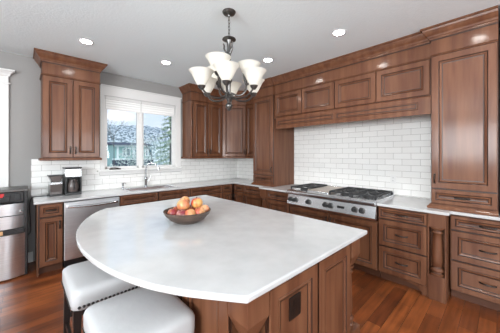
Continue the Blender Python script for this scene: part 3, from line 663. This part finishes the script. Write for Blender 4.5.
# ------------------------------------------------------------------ worktop appliances
t = thing('coffee_grinder', (-3.515, -.17, .915), R(6), 'dark coffee grinder with tapered hopper, left of the coffee maker', 'coffee grinder')
MB().box(-.072, .072, -.075, .075, 0, .022, 'black').build('base', t, bevel=.004)
MB().box(-.066, .066, -.07, .07, .022, .165, 'smoke').build('body', t, bevel=.006)
MB().box(-.070, .070, -.074, .074, .160, .195, 'steelh').build('collar', t, bevel=.004)
MB().prism([(-.045, .195), (.045, .195), (.078, .275), (-.078, .275)], -.06, .06, 'smoke', 'y').build('hopper', t, bevel=.006)
MB().box(-.082, .082, -.065, .065, .275, .292, 'black').build('lid', t, bevel=.004)
t = thing('coffee_maker', (-3.325, -.19, .915), R(4), 'silver and black drip coffee maker with glass carafe', 'coffee maker')
MB().box(-.098, .098, -.10, .10, 0, .04, 'black').build('base', t, bevel=.006)
MB().box(-.098, .098, .02, .10, .04, .30, 'black').box(-.098, -.078, -.09, .03, .04, .26, 'black').box(.078, .098, -.09, .03, .04, .26, 'black').build('housing', t, bevel=.004)
MB().box(-.1, .1, -.10, .10, .255, .375, 'steelh').build('brew_head', t, bevel=.008)
MB().box(-.1, .1, -.10, .10, .376, .395, 'black').build('lid', t, bevel=.006)
cf = MB().lathe([(.055, .042), (.07, .07), (.07, .14), (.05, .19), (.045, .21), (.05, .22)], 'smoke', (0, -.04, 0), 20, cap=False).build('carafe', t, smooth=True)
MB().lathe([(.046, .212), (.046, .23), (0, .235)], 'black', (0, -.04, 0), 18).build('carafe_lid', cf, smooth=True)
MB().tube([(0, -.09, .20), (0, -.135, .19), (0, -.135, .10), (0, -.105, .08)], .008, 'black', 8, 1).build('carafe_handle', cf, smooth=True)
o = MB().tube([(-3.57, -.16, .922), (-3.62, -.13, .920), (-3.68, -.14, .921), (-3.745, -.15, .923), (-3.772, -.16, .90), (-3.785, -.165, .80), (-3.775, -.15, .62), (-3.768, -.12, .45), (-3.79, -.06, .40), (-3.80, -.012, .40)], .005, 'black', 8, 2).build('power_cord', smooth=True)
tag(o, 'black power cord running off the left end of the worktop', 'cord')

# ------------------------------------------------------------------ freestanding dispenser at far left
t = thing('water_dispenser', (-3.99, -.30, 0), 0, 'stainless and black freestanding water dispenser left of the cabinets', 'water dispenser')
def bow(w_, d0, d1, n=10): return [(-w_, d0)] + [(-w_ + 2 * w_ * i / n, d0 - (d1 - d0) * -1 * 0 - abs(d1) * (1 - (2 * i / n - 1) ** 2)) for i in range(1, n)] + [(w_, d0)]
MB().box(-.185, .185, -.16, .20, .012, .60, 'black').box(-.185, .185, 0, .20, .60, 1.05, 'black').box(-.185, -.160, -.18, 0, .60, 1.07, 'black').box(.152, .185, -.19, 0, .60, 1.07, 'black').build('housing', t, bevel=.006)
MB().prism(bow(.160, -.16, -.045) + [(.160, -.15), (-.160, -.15)], .02, .535, 'steel').build('lower_door', t, smooth=True)
MB().box(-.160, .155, -.19, -.15, .54, .60, 'black').build('drip_tray', t, bevel=.004)
MB().prism(bow(.155, -.15, -.035) + [(.155, -.01), (-.155, -.01)], .605, .90, 'steel').box(-.15, .15, -.186, -.18, .755, .765, 'black').build('upper_panel', t, smooth=True)
MB().box(-.19, .19, -.195, .20, 1.045, 1.075, 'nickel').build('top_cover', t, bevel=.005)
MB().box(-.155, .15, -.17, 0, .92, 1.04, 'black').box(-.03, .03, -.19, -.16, .93, 1.0, 'black').box(.07, .12, -.185, -.16, .95, 1.02, 'iron').build('control_head', t, bevel=.004)
MB().box(-.15, -.02, -.178, -.171, .985, 1.03, 'red').build('red_label', t)
MB().box(-.15, -.03, -.195, -.19, .545, .59, 'paper').build('tan_sticker', t)
MB().lathe([(.008, 0), (.008, .02)], 'chrome', (.13, -.17, .80), 10, Matrix.Rotation(PI / 2, 3, 'X')).build('indicator_button', t)
for sx in (-1, 1):
    for sy in (-.13, .17): MB().lathe([(.015, 0), (.015, .013)], 'black', (sx * .15, sy, 0), 10).build('foot', t)

# ------------------------------------------------------------------ recessed lights
for i, (x, y) in enumerate(SPOTS):
    if i < 5:
        lab = ['recessed ceiling light above the left wall cabinet', 'recessed ceiling light in front of the window', 'recessed ceiling light right of the chandelier, nearest the right tower', 'recessed ceiling light just behind the chandelier toward the hood', 'recessed ceiling light past the upper edge, near the right tower'][i]
        t = thing('recessed_light', (x, y, H), 0, lab, 'ceiling light', 'recessed ceiling lights')
        MB().lathe([(.074, 0), (.074, -.005), (.064, -.008), (.056, -.004), (.056, 0)], 'white', (0, 0, 0), 28, cap=False).build('trim_ring', t, smooth=True)
        MB().lathe([(.055, -.001), (.055, -.003)], 'led', (0, 0, 0), 28).build('lens', t)
    l = bpy.data.lights.new('downlight', 'SPOT'); l.energy = SPOT_W; l.spot_size = R(150); l.spot_blend = .8; l.shadow_soft_size = .06; l.color = (1, .97, .94)
    lo = bpy.data.objects.new('downlight', l); lo.location = (x, y, H - .03); COL.objects.link(lo)

# ------------------------------------------------------------------ chandelier
t = thing('chandelier', (-2.43, -2.73, H), 0, 'brushed dark nickel two-tier chandelier with frosted glass bell shades over the island', 'chandelier')
MB().lathe([(.062, 0), (.064, -.006), (.055, -.02), (.03, -.028), (.012, -.034), (.008, -.045)], 'nickel', (0, 0, 0), 24).build('canopy', t, smooth=True)
ch = MB()
z = -.045; k = 0
while z > -.235:
    pts = [(.009 * math.cos(a), 0, z - .02 + .02 * math.sin(a)) if k % 2 else (0, .009 * math.cos(a), z - .02 + .02 * math.sin(a)) for a in [2 * PI * i / 12 for i in range(13)]]
    ch.tube(pts, .0028, 'nickel', 6); z -= .031; k += 1
ch.build('chain', t, smooth=True)
MB().lathe([(.006, -.235), (.02, -.245), (.062, -.258), (.066, -.266), (.03, -.275), (.022, -.30), (.018, -.34), (.018, -.62), (.03, -.64), (.03, -.66), (.016, -.68), (.016, -.78), (.04, -.79), (.052, -.80), (.052, -.815), (.03, -.83), (.018, -.85), (.014, -.865), (.03, -.88), (.033, -.895), (.022, -.92), (.008, -.94), (.0, -.945)], 'nickel', (0, 0, 0), 20).build('central_column', t, smooth=True, ang=50)
cr_ = MB()
for a in (0, 120, 240):
    a = R(a + 30); dx, dy = math.cos(a), math.sin(a)
    cr_.tube([(dx * .02, dy * .02, -.40), (dx * .05, dy * .05, -.36), (dx * .045, dy * .045, -.33), (dx * .055, dy * .055, -.31)], (.010, .006), 'nickel', 8, 1)
cr_.build('crown_leaves', t, smooth=True)
near = -fwd; side = rgt
def dirv(a): a = R(a); return near * math.cos(a) + side * math.sin(a)
def lampunit(ang, r, zr, tier):
    pl = bpy.data.lights.new('chandelier_bulb', 'POINT'); pl.energy = BULB_W; pl.shadow_soft_size = .025; pl.color = (1, .98, .95)
    plo = bpy.data.objects.new('chandelier_bulb', pl); plo.location = Vector((-2.43, -2.73, H + zr - .06)) + dirv(ang) * r; COL.objects.link(plo)
    d = dirv(ang); zc = zr - .140       # cup level
    if tier == 0: pts = [(.02, -.80), (.09, -.835), (.17, -.835), (.235, -.80), (r, -.755), (r, zc)]
    else: pts = [(.018, -.77), (.10, -.80), (.17, -.74), (.17, -.62), (.13, -.54), (.16, zc - .07), (r, zc - .05), (r, zc)]
    ar = MB().tube([(d.x * a, d.y * a, z_) for a, z_ in pts], .0085, 'nickel', 8, 2).build('arm', t, smooth=True)
    cxy = (d.x * r, d.y * r, 0)
    MB().lathe([(.008, zc - .025), (.018, zc - .02), (.032, zc), (.036, zc + .012), (.030, zc + .012)], 'nickel', cxy, 16).build('lamp_cup', ar, smooth=True)
    prof = [(.030, zc + .010), (.044, zc + .028), (.060, zc + .055), (.076, zc + .086), (.092, zc + .118), (.111, zc + .140), (.113, zc + .142), (.107, zc + .139), (.088, zc + .117), (.072, zc + .085), (.056, zc + .054), (.040, zc + .029), (.026, zc + .014)]
    s_ = MB().lathe(prof, 'shade', cxy, 28, cap=False).build('lamp_shade', ar, smooth=True, ang=60)
for i in range(6): lampunit(i * 60, .27, -.612, 0)
for a, zz in ((-24, -.505), (104, -.48), (220, -.49)): lampunit(a, .195, zz, 1)

# ------------------------------------------------------------------ outdoors, seen through the sink window
def ang2x(px, y):  # x where the view ray through image column px meets depth y (metres beyond the wall)
    r = fwd + rgt * ((px - 250) / FPX); return CAM.x + (y - CAM.y) / r.y * r.x
def pz(px, py, y):
    r = fwd + rgt * ((px - 250) / FPX); return CAM.z + (y - CAM.y) / r.y * (-(py - 154.38) / FPX)
g = struct(MB().box(-40, 90, .6, 160, -1.3, -1.2, 'snow').build('ground'))
def ridge(name, y, x0, x1, base, h0, h1, k, label, depth=30, seed=1):
    random.seed(seed); n = 60; bm_ = MB(); rows = [(0, 0), (.25, .75), (.5, 1), (1, .3)]; v = []; fs = []
    for i in range(n + 1):
        x = x0 + (x1 - x0) * i / n; hh = h0 + (h1 - h0) * i / n + random.uniform(-.5, .5) * (h0 * .06) + math.sin(i * .5) * h0 * .03
        for a, e in rows: v.append((x, y + a * depth, base + hh * e + random.uniform(-.2, .2) * (e > 0)))
    for i in range(n):
        for j in range(3): fs.append((i * 4 + j, (i + 1) * 4 + j, (i + 1) * 4 + j + 1, i * 4 + j + 1))
    o = bm_.add(v, fs, k).build(name); return tag(o, label, 'hill')
ridge('hill', 95, -20, 110, -1.3, 17.5, 14.5, 'hill', 'dark wooded hillside below the sky through the window', 40, 3)
ridge('hill', 52, -10, 60, -1.3, 6.6, 6.0, 'hill2', 'frosted scrubby slope in front of the wooded hillside', 24, 5)
# neighbour's house
hyy = 27.0; hx0, hx1 = ang2x(115, hyy), ang2x(150, hyy); 
t = thing('neighbour_house', (hx0, hyy, -1.2), 0, 'pale teal house with white trim seen through the left window pane', 'house')
HW = hx1 - hx0; z1 = pz(125, 145, hyy) + 1.2; z0 = pz(125, 157, hyy) + 1.2
MB().box(0, HW, 0, 6, 0, z1, 'siding').build('walls', t)
MB().prism([(-.5, z1), (6.5, z1), (3, z1 + .45)], -.4, HW + .4, 'roof', 'x').build('roof', t)
MB().box(-.3, HW + .3, -.35, 0, 0, z0 - .35, 'roof').build('deck_skirt', t)
MB().box(-.3, HW + .3, -.45, .0, z0 - .35, z0 - .15, 'hwhite').box(-.2, HW + .2, -.2, 0, z1 - .2, z1, 'hwhite').build('trim_boards', t)
for i in range(5):
    x = .15 + i * HW / 4.6
    MB().box(x, x + .22, -.15, 0, z0 - .3, z1, 'hwhite').build('corner_board', t)
for i in range(3):
    x = .8 + i * HW / 4.6 * 1.5
    w_ = MB().box(x, x + .9, -.08, 0, z0 + .1, z1 - .4, 'hwhite').build('house_window', t); MB().box(x + .1, x + .8, -.1, -.08, z0 + .2, z1 - .5, 'pane').build('house_pane', w_)
def leaves(m, c, rad, n, size, k, fn=None):
    for _ in range(n):
        while True:
            p = Vector((random.uniform(-1, 1), random.uniform(-1, 1), random.uniform(-1, 1)))
            if p.length < 1: break
        q = Vector(c) + Vector((p.x * rad[0], p.y * rad[1], p.z * rad[2])); s_ = size * random.uniform(.5, 1.4)
        a = Vector((random.gauss(0, 1), random.gauss(0, 1), random.gauss(0, 1))).normalized(); b_ = a.orthogonal().normalized()
        m.add([q + a * s_, q - a * s_ * .6 + b_ * s_ * .6, q - a * s_ * .6 - b_ * s_ * .6], [(0, 1, 2)], k)
random.seed(11)
# spruce on the right
ty = 11.0; tx = ang2x(171, ty)
t = thing('spruce_tree', (tx, ty, -1.2), 0, 'frosted green spruce tree at the right side of the window view', 'tree')
MB().tube([(0, 0, 0), (0, 0, 6.6)], (.14, .03), 'twig', 8).build('trunk', t)
m = MB()
for i in range(20):
    z = .7 + i * .30; rr = 1.6 * (1 - (z / 7.2)) + .12
    for k_ in range(12):
        a = random.uniform(0, 2 * PI); 
        for s_ in range(9):
            u = (s_ + .5) / 9; q = (rr * u * math.cos(a), rr * u * math.sin(a), z - .35 * u * rr + random.uniform(-.04, .04)); leaves(m, q, (.10, .10, .06), 3, .06, 'needle')
m.build('foliage', t)
def bare(name, px, y, h, label, spread=.5, seed=1, base=-1.2):
    random.seed(seed); x = ang2x(px, y); t = thing(name, (x, y, base), 0, label, 'tree'); m = MB()
    def br(p, d, L, r, dep):
        q = p + d * L; m.tube([p, q], (r, r * .6), 'twig', 5)
        if dep == 0: return
        for _ in range(3 if dep > 1 else 4):
            nd = (d + Vector((random.gauss(0, spread), random.gauss(0, spread), random.uniform(0, .5)))).normalized(); br(p + d * L * random.uniform(.5, 1), nd, L * random.uniform(.55, .8), r * .6, dep - 1)
    m.tube([(0, 0, 0), (0, 0, h * .35)], (h * .006, h * .004), 'twig', 7); br(Vector((0, 0, h * .3)), Vector((0, 0, 1)), h * .28, h * .004, 5); m.build('branches', t); return t
bare('bare_tree', 114, 13, 6.6, 'leafless tree at the left side of the window view', seed=4)
bare('bare_tree', 152, 16, 4.6, 'smaller leafless tree in the middle of the right pane', seed=9)
for i, (px, y, r, h_, lab) in enumerate([(109, 9, .9, 1.1, 'frosted shrub at the left edge of the window view'), (122, 11, 1.2, .85, 'low frosted shrub in front of the house'), (146, 8.2, .7, .95, 'frosted shrub left of centre in the right pane'), (156, 6.2, .55, .95, 'taller frosted shrub beside the spruce'), (163, 7.6, .5, .75, 'small frosted shrub at the foot of the spruce'), (150, 22, 2.6, 2.6, 'large frosted thicket behind the right pane shrubs'), (136, 19, 1.7, 1.8, 'frosted thicket right of the house')]):
    x = ang2x(px, y); m = MB(); leaves(m, (0, 0, h_), (r, r * .7, h_), 900, .055 * (1 + y * .05), 'leaf')
    o = m.build('frosted_shrub', loc=(x, y, -1.2)); tag(o, lab, 'shrub', 'frosted shrubs outside')
